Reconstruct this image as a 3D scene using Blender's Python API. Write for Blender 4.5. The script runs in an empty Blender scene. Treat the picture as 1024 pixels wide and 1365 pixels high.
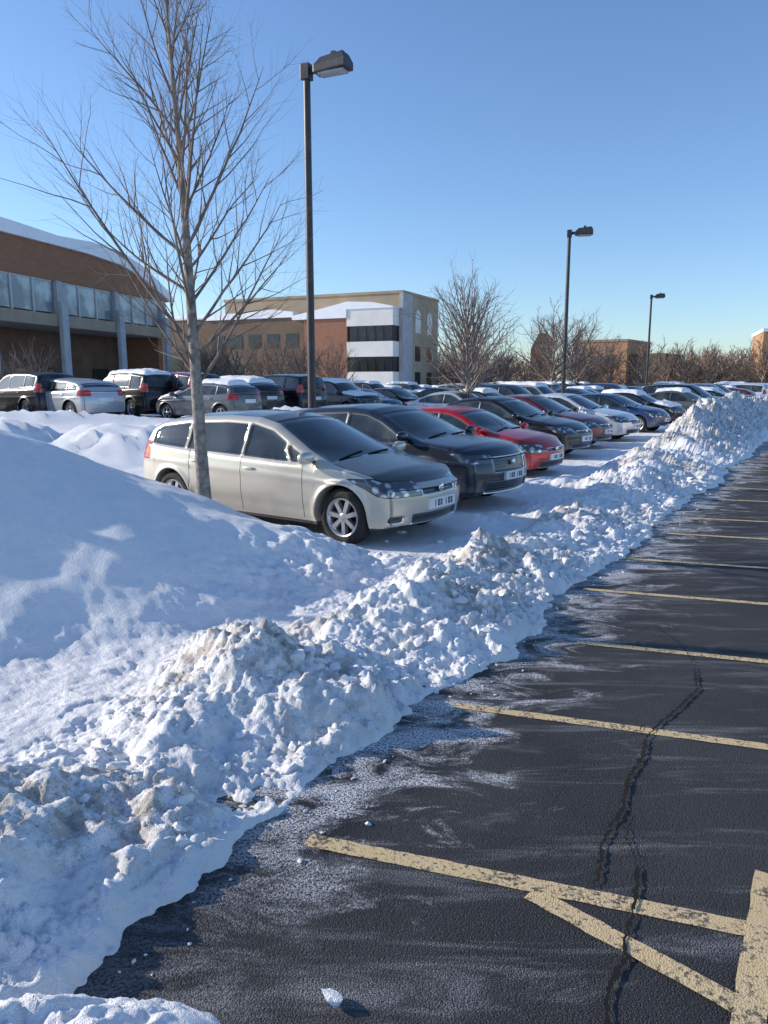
import bpy, math, random
import numpy as np
from mathutils import Vector, Matrix
R=math.radians
scene=bpy.context.scene
COL=scene.collection
# ------------------------------------------------------------ helpers
def new_mat(name):
    m=bpy.data.materials.new(name); m.use_nodes=True
    nt=m.node_tree; nt.nodes.clear()
    out=nt.nodes.new('ShaderNodeOutputMaterial')
    b=nt.nodes.new('ShaderNodeBsdfPrincipled')
    nt.links.new(b.outputs[0],out.inputs[0])
    return m,nt,b
class NT:
    def __init__(s,nt): s.nt=nt
    def sock(s,v,inp):
        if hasattr(v,'is_output'): s.nt.links.new(v,inp)
        elif v is not None: inp.default_value=v
    def math(s,op,a,b=None,c=None,clamp=False):
        n=s.nt.nodes.new('ShaderNodeMath'); n.operation=op; n.use_clamp=clamp
        s.sock(a,n.inputs[0]); s.sock(b,n.inputs[1])
        if c is not None: s.sock(c,n.inputs[2])
        return n.outputs[0]
    def mix(s,f,a,b):
        n=s.nt.nodes.new('ShaderNodeMix'); n.data_type='RGBA'
        s.sock(f,n.inputs[0])
        for v,i in ((a,6),(b,7)):
            if isinstance(v,tuple) and len(v)==3: v=(*v,1)
            s.sock(v,n.inputs[i])
        return n.outputs[2]
    def mixf(s,f,a,b):
        n=s.nt.nodes.new('ShaderNodeMix'); n.data_type='FLOAT'
        s.sock(f,n.inputs[0]); s.sock(a,n.inputs[2]); s.sock(b,n.inputs[3])
        return n.outputs[0]
    def ramp(s,v,lo,hi,a=0.0,b=1.0):
        n=s.nt.nodes.new('ShaderNodeMapRange'); n.interpolation_type='SMOOTHSTEP'
        s.sock(v,n.inputs[0]); n.inputs[1].default_value=lo; n.inputs[2].default_value=hi
        n.inputs[3].default_value=a; n.inputs[4].default_value=b
        return n.outputs[0]
    def noise(s,scale,detail=4,rough=.55,vec=None,dist=0):
        n=s.nt.nodes.new('ShaderNodeTexNoise'); n.inputs['Scale'].default_value=scale
        n.inputs['Detail'].default_value=detail; n.inputs['Roughness'].default_value=rough
        n.inputs['Distortion'].default_value=dist
        if vec is not None: s.nt.links.new(vec,n.inputs['Vector'])
        return n.outputs[0]
    def voro(s,scale,vec=None,feature='F1'):
        n=s.nt.nodes.new('ShaderNodeTexVoronoi'); n.inputs['Scale'].default_value=scale; n.feature=feature
        if vec is not None: s.nt.links.new(vec,n.inputs['Vector'])
        return n.outputs[0]
    def coord(s,k='Object'):
        return s.nt.nodes.new('ShaderNodeTexCoord').outputs[k]
    def sep(s,v):
        n=s.nt.nodes.new('ShaderNodeSeparateXYZ'); s.nt.links.new(v,n.inputs[0]); return n.outputs
    def mapping(s,v,rot=(0,0,0),scale=(1,1,1),loc=(0,0,0)):
        n=s.nt.nodes.new('ShaderNodeMapping'); s.nt.links.new(v,n.inputs[0])
        n.inputs[1].default_value=loc; n.inputs[2].default_value=rot; n.inputs[3].default_value=scale
        return n.outputs[0]
    def attr(s,name):
        n=s.nt.nodes.new('ShaderNodeAttribute'); n.attribute_name=name; return n
    def bump(s,h,strength,dist=.01):
        n=s.nt.nodes.new('ShaderNodeBump'); s.sock(h,n.inputs['Height']); n.inputs['Strength'].default_value=strength
        n.inputs['Distance'].default_value=dist; return n.outputs[0]
def simple_mat(name,c,rough=.8,metal=0,var=.15,scale=3,bump=0,bscale=40,spec=.5):
    m,nt,b=new_mat(name); N=NT(nt); co=N.coord()
    n=N.noise(scale,3,.6,co)
    c2=tuple(x*(1-var) for x in c); c1=tuple(min(1,x*(1+var)) for x in c)
    nt.links.new(N.mix(N.ramp(n,.3,.7),c2,c1),b.inputs['Base Color'])
    b.inputs['Roughness'].default_value=rough; b.inputs['Metallic'].default_value=metal
    b.inputs['Specular IOR Level'].default_value=spec
    if bump: nt.links.new(N.bump(N.noise(bscale,2,.6,co),bump),b.inputs['Normal'])
    return m
def link(o,parent=None):
    COL.objects.link(o)
    if parent: o.parent=parent
    return o
def empty(name,loc=(0,0,0),rz=0):
    e=bpy.data.objects.new(name,None); e.location=loc; e.rotation_euler=(0,0,rz); e.empty_display_size=.3
    return link(e)
def mesh_obj(name,V,F,mats,mi=None,smooth=False,parent=None,do_link=True):
    me=bpy.data.meshes.new(name)
    me.from_pydata([tuple(v) for v in V],[],[tuple(f) for f in F])
    for m in (mats if isinstance(mats,(list,tuple)) else [mats]): me.materials.append(m)
    if mi is not None: me.polygons.foreach_set('material_index',np.array(mi,dtype=np.int32))
    if smooth: me.polygons.foreach_set('use_smooth',np.ones(len(me.polygons),dtype=bool))
    me.update()
    o=bpy.data.objects.new(name,me)
    return link(o,parent) if do_link else o
def box(name,x0,x1,y0,y1,z0,z1,mat,parent=None,bev=0):
    V=[(x0,y0,z0),(x1,y0,z0),(x1,y1,z0),(x0,y1,z0),(x0,y0,z1),(x1,y0,z1),(x1,y1,z1),(x0,y1,z1)]
    F=[(0,3,2,1),(4,5,6,7),(0,1,5,4),(1,2,6,5),(2,3,7,6),(3,0,4,7)]
    o=mesh_obj(name,V,F,mat,parent=parent)
    if bev:
        b=o.modifiers.new('b','BEVEL'); b.width=bev; b.segments=2
    return o
def prism(name,pts,y0,y1,mat,parent=None,smooth=False):
    n=len(pts)
    V=[(p[0],y0,p[1]) for p in pts]+[(p[0],y1,p[1]) for p in pts]
    F=[tuple(range(n)),tuple(range(2*n-1,n-1,-1))]+[(i,i+n,(i+1)%n+n,(i+1)%n) for i in range(n)]
    return mesh_obj(name,V,F,mat,parent=parent)
def sstep(a,b,x):
    t=np.clip((x-a)/(b-a),0,1); return t*t*(3-2*t)
# ------------------------------------------------------------ numpy noise
def hsh(ix,iy,seed):
    h=(ix.astype(np.int64)*374761393+iy.astype(np.int64)*668265263+seed*2147483)&0xffffffff
    h=((h^(h>>13))*1274126177)&0xffffffff
    h=(h^(h>>16))&0xffffffff
    h=(h*2246822519)&0xffffffff
    h=(h^(h>>15))&0xffffffff
    return h/4294967295.0
def vn(x,y,seed=0):
    xi=np.floor(x); yi=np.floor(y); fx=x-xi; fy=y-yi
    fx=fx*fx*fx*(fx*(fx*6-15)+10); fy=fy*fy*fy*(fy*(fy*6-15)+10)
    a=hsh(xi,yi,seed);b=hsh(xi+1,yi,seed);c=hsh(xi,yi+1,seed);d=hsh(xi+1,yi+1,seed)
    return (a*(1-fx)+b*fx)*(1-fy)+(c*(1-fx)+d*fx)*fy
def fbm(x,y,seed=0,oct=4,g=.5):
    s=0;a=1;t=0
    for i in range(oct):
        s=s+a*(vn(x*2**i+13.7*i,y*2**i-7.1*i,seed+i)-.5); t+=a; a*=g
    return s/t*2
def lumps(x,y,seed,rmin=.3,rmax=.75):
    xi=np.floor(x); yi=np.floor(y); best=np.zeros_like(x)
    for dx in(-1,0,1):
        for dy in(-1,0,1):
            cx=xi+dx; cy=yi+dy
            px=cx+hsh(cx,cy,seed); py=cy+hsh(cx,cy,seed+5)
            r=rmin+(rmax-rmin)*hsh(cx,cy,seed+9)**2
            hh=.6+.4*hsh(cx,cy,seed+13)
            gx_=(hsh(cx,cy,seed+17)-.5)*1.1; gy_=(hsh(cx,cy,seed+19)-.5)*1.1
            dd=np.sqrt((x-px)**2+(y-py)**2)/r
            v=r*(hh*np.minimum(1,np.clip(1-dd,0,1)*2.0)+((x-px)*gx_+(y-py)*gy_)*np.clip(1-dd,0,1))
            best=np.maximum(best,v*np.where(dd<1,1,0)*np.where(hsh(cx,cy,seed+23)<.72,1,0))
    return best
# ------------------------------------------------------------ terrain
DA=(.515,.857); NB=(.857,-.515); EDGE=-1.8
def ab(X,Y): return DA[0]*X+DA[1]*Y, NB[0]*X+NB[1]*Y
def xy(a,b): return DA[0]*a+NB[0]*b, DA[1]*a+NB[1]*b
HC=np.array([(-6,.3),(0,.24),(1,.22),(1.5,.20),(2.15,.03),(2.7,.20),(3.2,.44),(3.9,.10),(4.3,.22),(4.95,.48),(5.75,.14),(6.4,.36),(7.6,.10),(9,.28),(10.2,.12),(11.3,.22),(12.4,.46),(13.6,.25),(15,.28),(18,.20),(20,.42),(23.5,.95),(28,1.22),(34,1.15),(45,.85),(90,.6)])
CARS=[]
def terrain(X,Y):
    a,b=ab(X,Y)
    wob=.16*fbm(a*.9,a*0+3.3,11,3)+.12*fbm(a*4,b*4,12,4,.6)
    e=b-EDGE-wob
    wo=np.interp(a,[0,5,10,20,30],[.86,.88,.95,1.45,1.9])
    wo=wo*(1+.30*fbm(a*.8,b*.3,21,2))
    hc=np.interp(a,HC[:,0],HC[:,1])
    u=-e/wo
    uc=np.clip(u,0,1)
    up=.14*np.clip(uc*7,0,1)+.86*(uc**1.25); up=np.where(uc>.8,up-(uc-.8)**2*1.6,up)
    top=.936
    dn=top*(1-sstep(1.0,1.85,u))
    prof=np.where(u<1,up,dn)
    bank=(.06+hc*.92)*prof
    bank=bank*(1+.40*fbm(X*1.3,Y*1.3,31,3))
    bm=np.clip(prof*11,0,1)*np.where(u>0,1,0)
    dx=X+4.6; ddy=Y-7.0; dy=ddy*np.where(ddy<0,1.62,1.36)
    d=np.sqrt(dx*dx+dy*dy+.36)
    m=.39*(4.4-d)+.07*fbm(X*.7,Y*.7,41,3)+.03*fbm(X*2.3,Y*2.3,43,3)
    mound=np.where(m>.06,m,.06*np.exp((m-.06)/.06))
    def gauss(cx,cy,rx,ry,h,rot=0):
        c,s=math.cos(rot),math.sin(rot)
        px=(X-cx)*c+(Y-cy)*s; py=-(X-cx)*s+(Y-cy)*c
        return h*np.exp(-(np.abs(px/rx)**3+(py/ry)**2))
    lb=gauss(-8.6,17.8,5.0,1.1,.72,-.12)*(1+.65*fbm(X*.9,Y*.9,44,3))
    lb2=gauss(2.0,26.0,2.6,1.2,.9,.3)+gauss(-4.0,22.0,2.5,.9,.5,.2)+gauss(8,37,3,1.3,.9,.5)+gauss(-14,31,4,1,.4)+gauss(4.2,31.5,2.0,1,.9,.2)+gauss(-3.5,26.5,2.5,.8,.6,.2)+gauss(-12.5,24.0,5.5,.8,.46,.1)
    lb=lb+lb2
    rise=.42*sstep(15,23,Y)*sstep(1,-6,X)
    lot=.03+.08*fbm(X*.5,Y*.5,51,4)+rise
    nose=np.exp(-((b+3.9)/.7)**2)*sstep(3.0,5.5,a)
    lot=lot+nose*(.06+.20*fbm(X*1.1,Y*1.1,61,4))
    cm=np.zeros_like(X)
    for (cx,cy,ang,L,W,z) in CARS:
        c,s=math.cos(ang),math.sin(ang)
        px=(X-cx)*c+(Y-cy)*s; py=-(X-cx)*s+(Y-cy)*c
        dd=np.maximum(np.abs(px)-L/2,np.abs(py)-W/2)
        cm=np.maximum(cm,1-sstep(-.1,.45,dd))
    lot=lot*(1-cm)+(.015+rise)*cm
    side=1-cm
    h=lot+bank*side+mound*side+lb*side
    fg=gauss(-.80,1.50,.50,.30,.25,.1)
    h=h+fg
    k=np.clip(bm+fg*4,0,1)*np.clip(.6+hc*1.1,0,1.5)
    k=np.maximum(k,np.clip(lb*2.5,0,1.3)); k=np.maximum(k,nose*.7*side); k=np.maximum(k,.22*side*np.clip(1-mound*3,0,1)+.03)
    wx=X+.08*fbm(X*7,Y*7,71,3); wy=Y+.08*fbm(X*7,Y*7,72,3)
    l0=lumps(wx*1.7,wy*1.7,80)*.16
    l1=lumps(wx*3.4,wy*3.4,81)*.16
    l2=lumps(wx*8,wy*8,82)*.085
    l3=lumps(wx*18,wy*18,83)*.040
    l4=lumps(wx*36,wy*36,85)*.018
    patch=sstep(-.35,.35,fbm(X*1.7,Y*1.7,84,3))
    patch2=sstep(-.40,.15,fbm(X*2.9,Y*2.9,184,3))
    low=np.clip(prof*4,0,1); big=np.where(bm>0,low,1)
    h=h+k*((.25+.75*patch)*(l0*.55+l1*.75+l2*.9)*big+(.25+.75*patch2)*(l3+l4*1.0)+.08*fbm(X*3,Y*3,91,4)*big+.045*fbm(X*13,Y*13,92,4,.62)-.04*big)
    h=h+.004*fbm(X*9,Y*9,95,3)
    out=sstep(-.05,.12,e)
    far_fg=np.clip(fg*8,0,1)
    h=h*(1-out*(1-far_fg))-.10*out*(1-far_fg)
    dirt=np.clip(bm*(.35+.9*sstep(.1,.6,prof)),0,1)*sstep(-.30,.40,fbm(X*1.1,Y*1.1,101,4)+.25*(hc-.22)/.12*.5)
    return h,dirt,k
# ------------------------------------------------------------ materials
def snow_material():
    m,nt,b=new_mat('snow_mat'); N=NT(nt); co=N.coord('Object')
    dirt=N.attr('dirt').outputs['Fac']
    n1=N.noise(9,5,.7,co)
    d=N.math('MULTIPLY',dirt,N.ramp(n1,.42,.58))
    base=N.mix(N.ramp(n1,.3,.7),(.85,.85,.86),(.92,.915,.905))
    c=N.mix(N.math('MULTIPLY',d,.80),base,(.40,.345,.28))
    spk=N.ramp(N.noise(130,1,.6,co),.61,.69)
    c=N.mix(N.math('MULTIPLY',N.math('MULTIPLY',spk,dirt),.7),c,(.14,.115,.09))
    nt.links.new(c,b.inputs['Base Color'])
    b.inputs['Roughness'].default_value=.65
    b.inputs['Specular IOR Level'].default_value=.35
    nt.links.new(N.bump(N.noise(40,4,.8,co),.75,.022),b.inputs['Normal'])
    return m
SNOW=snow_material()
def asphalt_material():
    m,nt,b=new_mat('asphalt_mat'); N=NT(nt); co=N.coord('Object')
    x,y,z=N.sep(co)
    e=N.math('ADD',N.math('ADD',N.math('MULTIPLY',x,NB[0]),N.math('MULTIPLY',y,NB[1])),-EDGE)
    al=N.math('ADD',N.math('MULTIPLY',x,DA[0]),N.math('MULTIPLY',y,DA[1]))
    agg=N.voro(160,co); fine=N.noise(230,1,.7,co); big=N.noise(.9,4,.6,co)
    c=N.mix(N.ramp(big,.3,.7),(.023,.023,.025),(.046,.046,.048))
    c=N.mix(N.ramp(agg,.14,.0),c,(.15,.15,.15))
    c=N.mix(N.math('MULTIPLY',N.ramp(fine,.56,.72),.6),c,(.23,.225,.22))
    wet=N.math('MULTIPLY',N.ramp(N.math('ADD',e,N.math('MULTIPLY',big,-.6)),.14,-.14),.85)
    c=N.mix(wet,c,(.010,.010,.012))
    sv=N.mapping(co,rot=(0,0,R(38)),scale=(.5,3.2,1))
    st=N.noise(1.6,5,.72,sv,.6)
    sm=N.math('MULTIPLY',N.ramp(st,.49,.70),N.ramp(fine,.38,.62))
    c=N.mix(N.math('MULTIPLY',sm,.55),c,(.50,.50,.51))
    pv=N.mapping(co,rot=(0,0,R(25)),scale=(.9,1.8,1))
    pn=N.noise(2.2,6,.76,pv,.8)
    band=N.ramp(e,1.15,.05)
    pw=N.ramp(N.math('ADD',pn,N.math('MULTIPLY',band,.20)),.60,.78)
    pw=N.math('MULTIPLY',pw,N.ramp(e,1.5,.6))
    pw=N.math('MULTIPLY',pw,N.ramp(al,1.5,2.5,.18,1.0))
    pw=N.math('MULTIPLY',pw,N.ramp(N.noise(90,2,.7,co),.36,.60))
    c=N.mix(N.math('MULTIPLY',pw,.9),c,(.80,.80,.82))
    nt.links.new(c,b.inputs['Base Color'])
    nt.links.new(N.mixf(wet,.85,.45),b.inputs['Roughness'])
    b.inputs['Specular IOR Level'].default_value=.3
    bh=N.math('ADD',N.math('MULTIPLY',agg,-1.0),N.math('MULTIPLY',fine,.5))
    nt.links.new(N.bump(bh,.6,.007),b.inputs['Normal'])
    return m
ASPH=asphalt_material()
def paintline_material():
    m,nt,b=new_mat('line_paint'); N=NT(nt); co=N.coord('Object')
    n=N.noise(60,4,.7,co); n2=N.noise(9,3,.6,co)
    wear=N.ramp(N.math('ADD',N.math('MULTIPLY',n,.65),N.math('MULTIPLY',n2,.35)),.49,.60)
    c=N.mix(n2,(.60,.42,.20),(.78,.61,.36))
    c=N.mix(wear,c,(.10,.085,.065))
    nt.links.new(c,b.inputs['Base Color']); b.inputs['Roughness'].default_value=.85
    nt.links.new(N.bump(N.voro(160,co),.4,.005),b.inputs['Normal'])
    return m
LINE=paintline_material()
CRACK=simple_mat('crack_mat',(.004,.004,.004),1,0,.3)
BARK=simple_mat('bark',(.27,.235,.20),.9,0,.4,14,.6,60)
TWIG=simple_mat('twigs',(.21,.165,.14),.9,0,.3,5)
TWIG2=simple_mat('twigs_far',(.24,.17,.125),.95,0,.3,3)
METALD=simple_mat('bronze_paint',(.055,.052,.055),.45,.3,.2,5)
LENS=simple_mat('lamp_lens',(.35,.36,.38),.25,0,.1,5)
RSNOW=simple_mat('roof_snow',(.88,.89,.91),.7,0,.03,1,.3,4)
# ------------------------------------------------------------ CAR
def car_material():
    m,nt,b=new_mat('car_body'); N=NT(nt)
    oi=nt.nodes.new('ShaderNodeObjectInfo'); co=N.coord('Object')
    x,y,z=N.sep(co)
    A=N.sep(N.attr('gA').outputs['Vector']); B=N.sep(N.attr('gB').outputs['Vector'])
    C=N.sep(N.attr('gC').outputs['Vector']); D=N.sep(N.attr('gD').outputs['Vector'])
    less=lambda v,t: N.math('LESS_THAN',v,t)
    col=oi.outputs['Color']
    col=N.mix(less(A[1],0),col,(.085,.082,.080))  # shading of bonnet and roof painted into the body colour
    gr=N.math('MULTIPLY',N.ramp(z,.75,.2),N.ramp(N.noise(5,4,.7,co),.3,.75))
    col=N.mix(N.math('MULTIPLY',gr,.45),col,(.33,.31,.29))
    rough=N.mixf(gr,.28,.6); metal=N.mixf(gr,.40,.05)
    def apply(mask,c,r,mt):
        nonlocal col,rough,metal
        col=N.mix(mask,col,c); rough=N.mixf(mask,rough,r); metal=N.mixf(mask,metal,mt)
    apply(less(B[2],0),(.018,.018,.019),.5,0)
    g=N.math('MINIMUM',N.math('MINIMUM',N.math('ABSOLUTE',C[0]),N.math('ABSOLUTE',C[1])),N.math('ABSOLUTE',C[2]))
    gm=N.math('MULTIPLY',less(g,.005),less(D[0],0))
    apply(gm,(.01,.01,.01),.7,0)
    hm=N.math('MULTIPLY',less(N.math('ABSOLUTE',D[1]),.006),less(D[2],0))
    apply(hm,(.01,.01,.01),.7,0)
    apply(less(A[0],.014),(.010,.010,.010),.35,0)
    gl=N.mix(N.ramp(N.noise(2.2,1,.5,co),.35,.7),(.010,.013,.014),(.05,.065,.062))
    msk=less(A[0],0); col=N.mix(msk,col,gl); rough=N.mixf(msk,rough,.03); metal=N.mixf(msk,metal,0)
    lampc=N.mix(N.ramp(N.voro(9,co),.25,.5),(.62,.64,.67),(.10,.11,.125))
    apply(less(A[2],.008),(.02,.02,.02),.3,0)
    msk=less(A[2],0); col=N.mix(msk,col,lampc); rough=N.mixf(msk,rough,.08); metal=N.mixf(msk,metal,.4)
    apply(less(B[0],.012),(.55,.55,.56),.2,.9)
    bars=N.math('GREATER_THAN',N.math('SINE',N.math('MULTIPLY',z,150)),.35)
    gc=N.mix(N.math('MULTIPLY',bars,.5),(.008,.008,.008),(.10,.10,.105))
    msk=less(B[0],0); col=N.mix(msk,col,gc); rough=N.mixf(msk,rough,.45); metal=N.mixf(msk,metal,0)
    tc=N.mix(N.ramp(z,.88,.96),(.42,.012,.012),(.55,.06,.05))
    msk=less(B[1],0); col=N.mix(msk,col,tc); rough=N.mixf(msk,rough,.12); metal=N.mixf(msk,metal,0)
    nt.links.new(col,b.inputs['Base Color']); nt.links.new(rough,b.inputs['Roughness']); nt.links.new(metal,b.inputs['Metallic'])
    b.inputs['Coat Weight'].default_value=.5; b.inputs['Coat Roughness'].default_value=.05
    return m
CARM=car_material()
TYRE=simple_mat('tyre',(.022,.021,.02),.85,0,.4,8,.3,60)
RIM=simple_mat('alloy',(.50,.50,.51),.32,.75,.1,8)
DARK=simple_mat('underbody',(.008,.008,.008),.9,0,.1)
PLATE=simple_mat('plate_white',(.75,.76,.78),.4,0,.05)
CHROME=simple_mat('chrome',(.75,.75,.76),.12,1,.03)
CARMATS=[CARM,TYRE,RIM,DARK,PLATE,CHROME]
class MB:
    def __init__(s): s.V=[];s.F=[];s.M=[];s.S=[];s.n=0
    def add(s,V,F,m,smooth=True):
        s.V.append(np.asarray(V,dtype=float)); s.F+= [tuple(i+s.n for i in f) for f in F]
        s.M+=[m]*len(F); s.S+=[smooth]*len(F); s.n+=len(V)
    def box(s,x0,x1,y0,y1,z0,z1,m):
        V=[(x0,y0,z0),(x1,y0,z0),(x1,y1,z0),(x0,y1,z0),(x0,y0,z1),(x1,y0,z1),(x1,y1,z1),(x0,y1,z1)]
        s.add(V,[(0,3,2,1),(4,5,6,7),(0,1,5,4),(1,2,6,5),(2,3,7,6),(3,0,4,7)],m,False)
    def ell(s,c,r,m,nu=14,nv=10,pw=1.0):
        V=[];F=[]
        for i in range(nv+1):
            p=-math.pi/2+math.pi*i/nv
            for j in range(nu):
                t=2*math.pi*j/nu
                f=lambda q: math.copysign(abs(q)**pw,q)
                V.append((c[0]+r[0]*f(math.cos(p))*f(math.cos(t)),c[1]+r[1]*f(math.cos(p))*f(math.sin(t)),c[2]+r[2]*f(math.sin(p))))
        for i in range(nv):
            for j in range(nu):
                F.append((i*nu+j,i*nu+(j+1)%nu,(i+1)*nu+(j+1)%nu,(i+1)*nu+j))
        s.add(V,F,m)
    def lathe(s,prof,c,m,k=40,sy=1):
        V=[];F=[];n=len(prof)
        for j in range(k):
            t=2*math.pi*j/k
            for (r,y) in prof: V.append((c[0]+r*math.cos(t),c[1]+sy*y,c[2]+r*math.sin(t)))
        for j in range(k):
            for i in range(n-1):
                F.append((j*n+i,j*n+i+1,((j+1)%k)*n+i+1,((j+1)%k)*n+i))
        s.add(V,F,m)
def wheel(mb,x,y,r,sy,spokes=7):
    w=.105
    rr=r*.66
    mb.lathe([(rr,w*.75),(rr*1.05,w*.98),(r*.90,w*1.0),(r*.985,w*.75),(r,w*.3),(r,-w*.3),(r*.985,-w*.75),(r*.88,-w),(rr,-w)],(x,y,r),1,44,sy)
    mb.lathe([(rr*1.03,w*.93),(rr*.93,w*.90),(rr*.90,w*.1),(rr*.9,-w*.9)],(x,y,r),2,44,sy)
    mb.lathe([(rr*.92,w*.05),(.0,w*.05)],(x,y,r),3,30,sy)
    mb.lathe([(rr*.30,w*.45),(rr*.28,w*.78),(rr*.12,w*.84),(0,w*.84)],(x,y,r),2,24,sy)
    for i in range(spokes):
        t=2*math.pi*i/spokes+.3
        c,s_=math.cos(t),math.sin(t)
        def P(rad,off,yy): return (x+rad*c-off*s_,y+sy*yy,r+rad*s_+off*c)
        a0,a1=rr*.15,rr*.95; h0,h1=rr*.13,rr*.15
        V=[P(a0,-h0,w*.35),P(a0,h0,w*.35),P(a1,h1,w*.35),P(a1,-h1,w*.35),
           P(a0,-h0*.8,w*.80),P(a0,h0*.8,w*.80),P(a1,h1*.8,w*.86),P(a1,-h1*.8,w*.86)]
        mb.add(V,[(4,5,6,7),(0,1,5,4),(1,2,6,5),(2,3,7,6),(3,0,4,7)],2,False)
SNOWCAP={}
def make_car(name,P):
    xf,xr,W=P['xf'],P['xr'],P['W']; xwf,xwr,wr=P['wf'],P['wr'],P['r']
    Ra=wr+.048
    tp=np.array(P['top']); 
    gx=np.linspace(xr-.3,xf+.3,900); gz=np.interp(gx,tp[:,0],tp[:,1])
    kw=int(.07/(gx[1]-gx[0])); ker=np.hanning(2*kw+3); ker/=ker.sum()
    pad=len(ker)//2; gzp=np.convolve(np.pad(gz,pad,mode='edge'),ker,'valid')
    ztop=lambda x: np.interp(x,gx,gzp)
    bp=np.array(P['belt']); belt=lambda x: np.interp(x,bp[:,0],bp[:,1])
    xs=list(np.linspace(xr,xf,int((xf-xr)/.024)))
    for xw in(xwf,xwr):
        for t in np.linspace(0,math.pi/2,12): xs+= [xw+Ra*math.sin(t),xw-Ra*math.sin(t)]
        xs+=[xw+Ra+.003,xw-Ra-.003]
    xs+=[xf-.12*(1-math.cos(t)) for t in np.linspace(0,1.2,7)]+[xr+.12*(1-math.cos(t)) for t in np.linspace(0,1.2,7)]
    xs=np.array(sorted(set(np.round(xs,4))))
    ns,nt_=34,20
    def plan(x):
        f=np.clip((x-(xf-1.1))/1.1,0,1); r=np.clip(((xr+1.2)-x)/1.2,0,1)
        w=W*(1-.07*f**2-.09*r**2)
        q=np.clip((x-(xf-.12))/.12,0,1); w=w*(1-.07*(1-math.sqrt(max(0,1-q*q))))
        q=np.clip(((xr+.12)-x)/.12,0,1); w=w*(1-.07*(1-math.sqrt(max(0,1-q*q))))
        return w
    def yside(x,z):
        w=plan(x); zb_=belt(x)
        y=w*(1-.05*np.clip((z-.62)/.45,-1,1)**2)
        y=y-.03*sstep(.36,.18,z)
        y=y-.022*sstep(zb_-.02,zb_+.035,z)
        y=y-np.clip(z-zb_,0,1)*P.get('tumble',.38)-.12*np.clip(z-zb_-.1,0,1)**2
        y=y+.010*np.exp(-((z-(.74+.03*(-x)))/.025)**2)
        y=y-.012*np.exp(-((z-.36)/.06)**2)*(abs(x)<1.0)
        for xw in(xwf,xwr):
            d=np.hypot(x-xw,z-wr); y=y+.022*np.exp(-((d-Ra)/.045)**2)
        return y
    zb0=P.get('zb',.20)
    rows=[];edge=[]
    for x in xs:
        zb=zb0+.06*np.clip((x-(xf-.25))/.25,0,1)**2+.10*np.clip(((xr+.35)-x)/.35,0,1)**2
        for xw in(xwf,xwr):
            dx=abs(x-xw)
            if dx<=Ra+1e-4: zb=max(zb,wr+math.sqrt(max(0,Ra*Ra-dx*dx)))
        zt=float(ztop(x)); ef=min(1,(xf-x)/.3,(x-xr)/.3); ef=max(0,ef)
        crown=(.055)*ef
        ze=zt-crown
        zz=np.linspace(zb,ze,ns)
        yy=np.array([float(yside(x,z)) for z in zz])
        ye=yy[-1]
        ty=np.array([ye*(1-j/nt_) for j in range(1,nt_+1)]); tz=zt-crown*(ty/ye)**2
        ry=np.concatenate([[yy[0]-.20,yy[0]-.012],yy,ty]); rz=np.concatenate([[zb+.01,zb],zz,tz])
        for it in range(7):
            a0=2+ns-8;a1=2+ns+7
            for arr in(ry,rz):
                arr[a0:a1]=.5*arr[a0:a1]+.25*(arr[a0-1:a1-1]+arr[a0+1:a1+1])
        rows.append(np.stack([np.full_like(ry,x),ry,rz],1)); edge.append(ye)
    G=np.array(rows); nS,nR,_=G.shape
    edge=np.array(edge)
    def fields(p,ye):
        x,y,z=p[...,0],p[...,1],p[...,2]
        y=np.abs(y)
        zt=ztop(x); bl=belt(x)
        sl=np.abs(np.gradient(gzp,gx)); slope=np.interp(x,gx,sl); nf=1/np.sqrt(1+slope**2)
        side=np.maximum.reduce([bl+.045-z,(z-(zt-.135))*nf,x-P['xA'],P['xR']-x])
        pil=side.copy()
        for xb in P['pillars']: side=np.maximum(side,.032-np.abs(x-xb))
        ws=np.maximum.reduce([x-P['ws'][1],P['ws'][0]-x,y-(ye-.085),bl-.02-z])
        rw=np.maximum.reduce([x-P['rw'][1],P['rw'][0]-x,y-(ye-.10),bl+.03-z])
        glass=np.minimum(np.minimum(side,ws),rw)
        hl=P['hl']; zc=np.interp(x,[hl[0],xf],[hl[1],hl[2]])
        th=hl[3]*np.clip((x-hl[0])/.3,0,1)
        lamp=np.maximum.reduce([np.abs(z-zc)-th,hl[4]-y,hl[0]-x])
        gr=np.full_like(x,9.)
        for (y0,y1,z0,z1) in P['grille']:
            gr=np.minimum(gr,np.maximum.reduce([y0-y,y-y1,z0-z,z-z1,(xf-.5)-x]))
        t=P['tail']; tail=np.maximum.reduce([t[0]-z,z-t[1],t[2]-y,x-t[3]])
        trim=z-P.get('clad',.235)
        if P.get('arch'): 
            for xw in(xwf,xwr): trim=np.minimum(trim,np.hypot(x-xw,z-wr)-Ra-.05)
        trim=np.minimum(trim,pil)
        if P.get('topshade'):  # mask for the painted shade on the upward-facing panels
            shade=np.maximum.reduce([y-(ye-.068)*1.0,z*0-1,.70-z])
        else: shade=np.full_like(x,9.)
        gA=np.stack([glass,shade,lamp],-1); gB=np.stack([gr,tail,trim],-1)
        dl=P['doors']
        gC=np.stack([x-dl[0],x-dl[1],x-dl[2]],-1)
        lz=np.maximum.reduce([.27-z,z-bl-.03,.5-y])
        gD=np.stack([lz,y-(ye-.07),P['ws'][1]+.03-x],-1)
        gD[...,2]=np.maximum(gD[...,2],x-(xf-.16))
        return gA,gB,gC,gD
    def cap(si):
        ring=G[si]; yy=ring[2:2+ns]
        cols=nt_
        out=[]
        for j in range(0,cols+1):
            f=1-j/cols
            out.append(np.stack([yy[:,0],yy[:,1]*f,yy[:,2]],1))
        return np.array(out)
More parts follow.
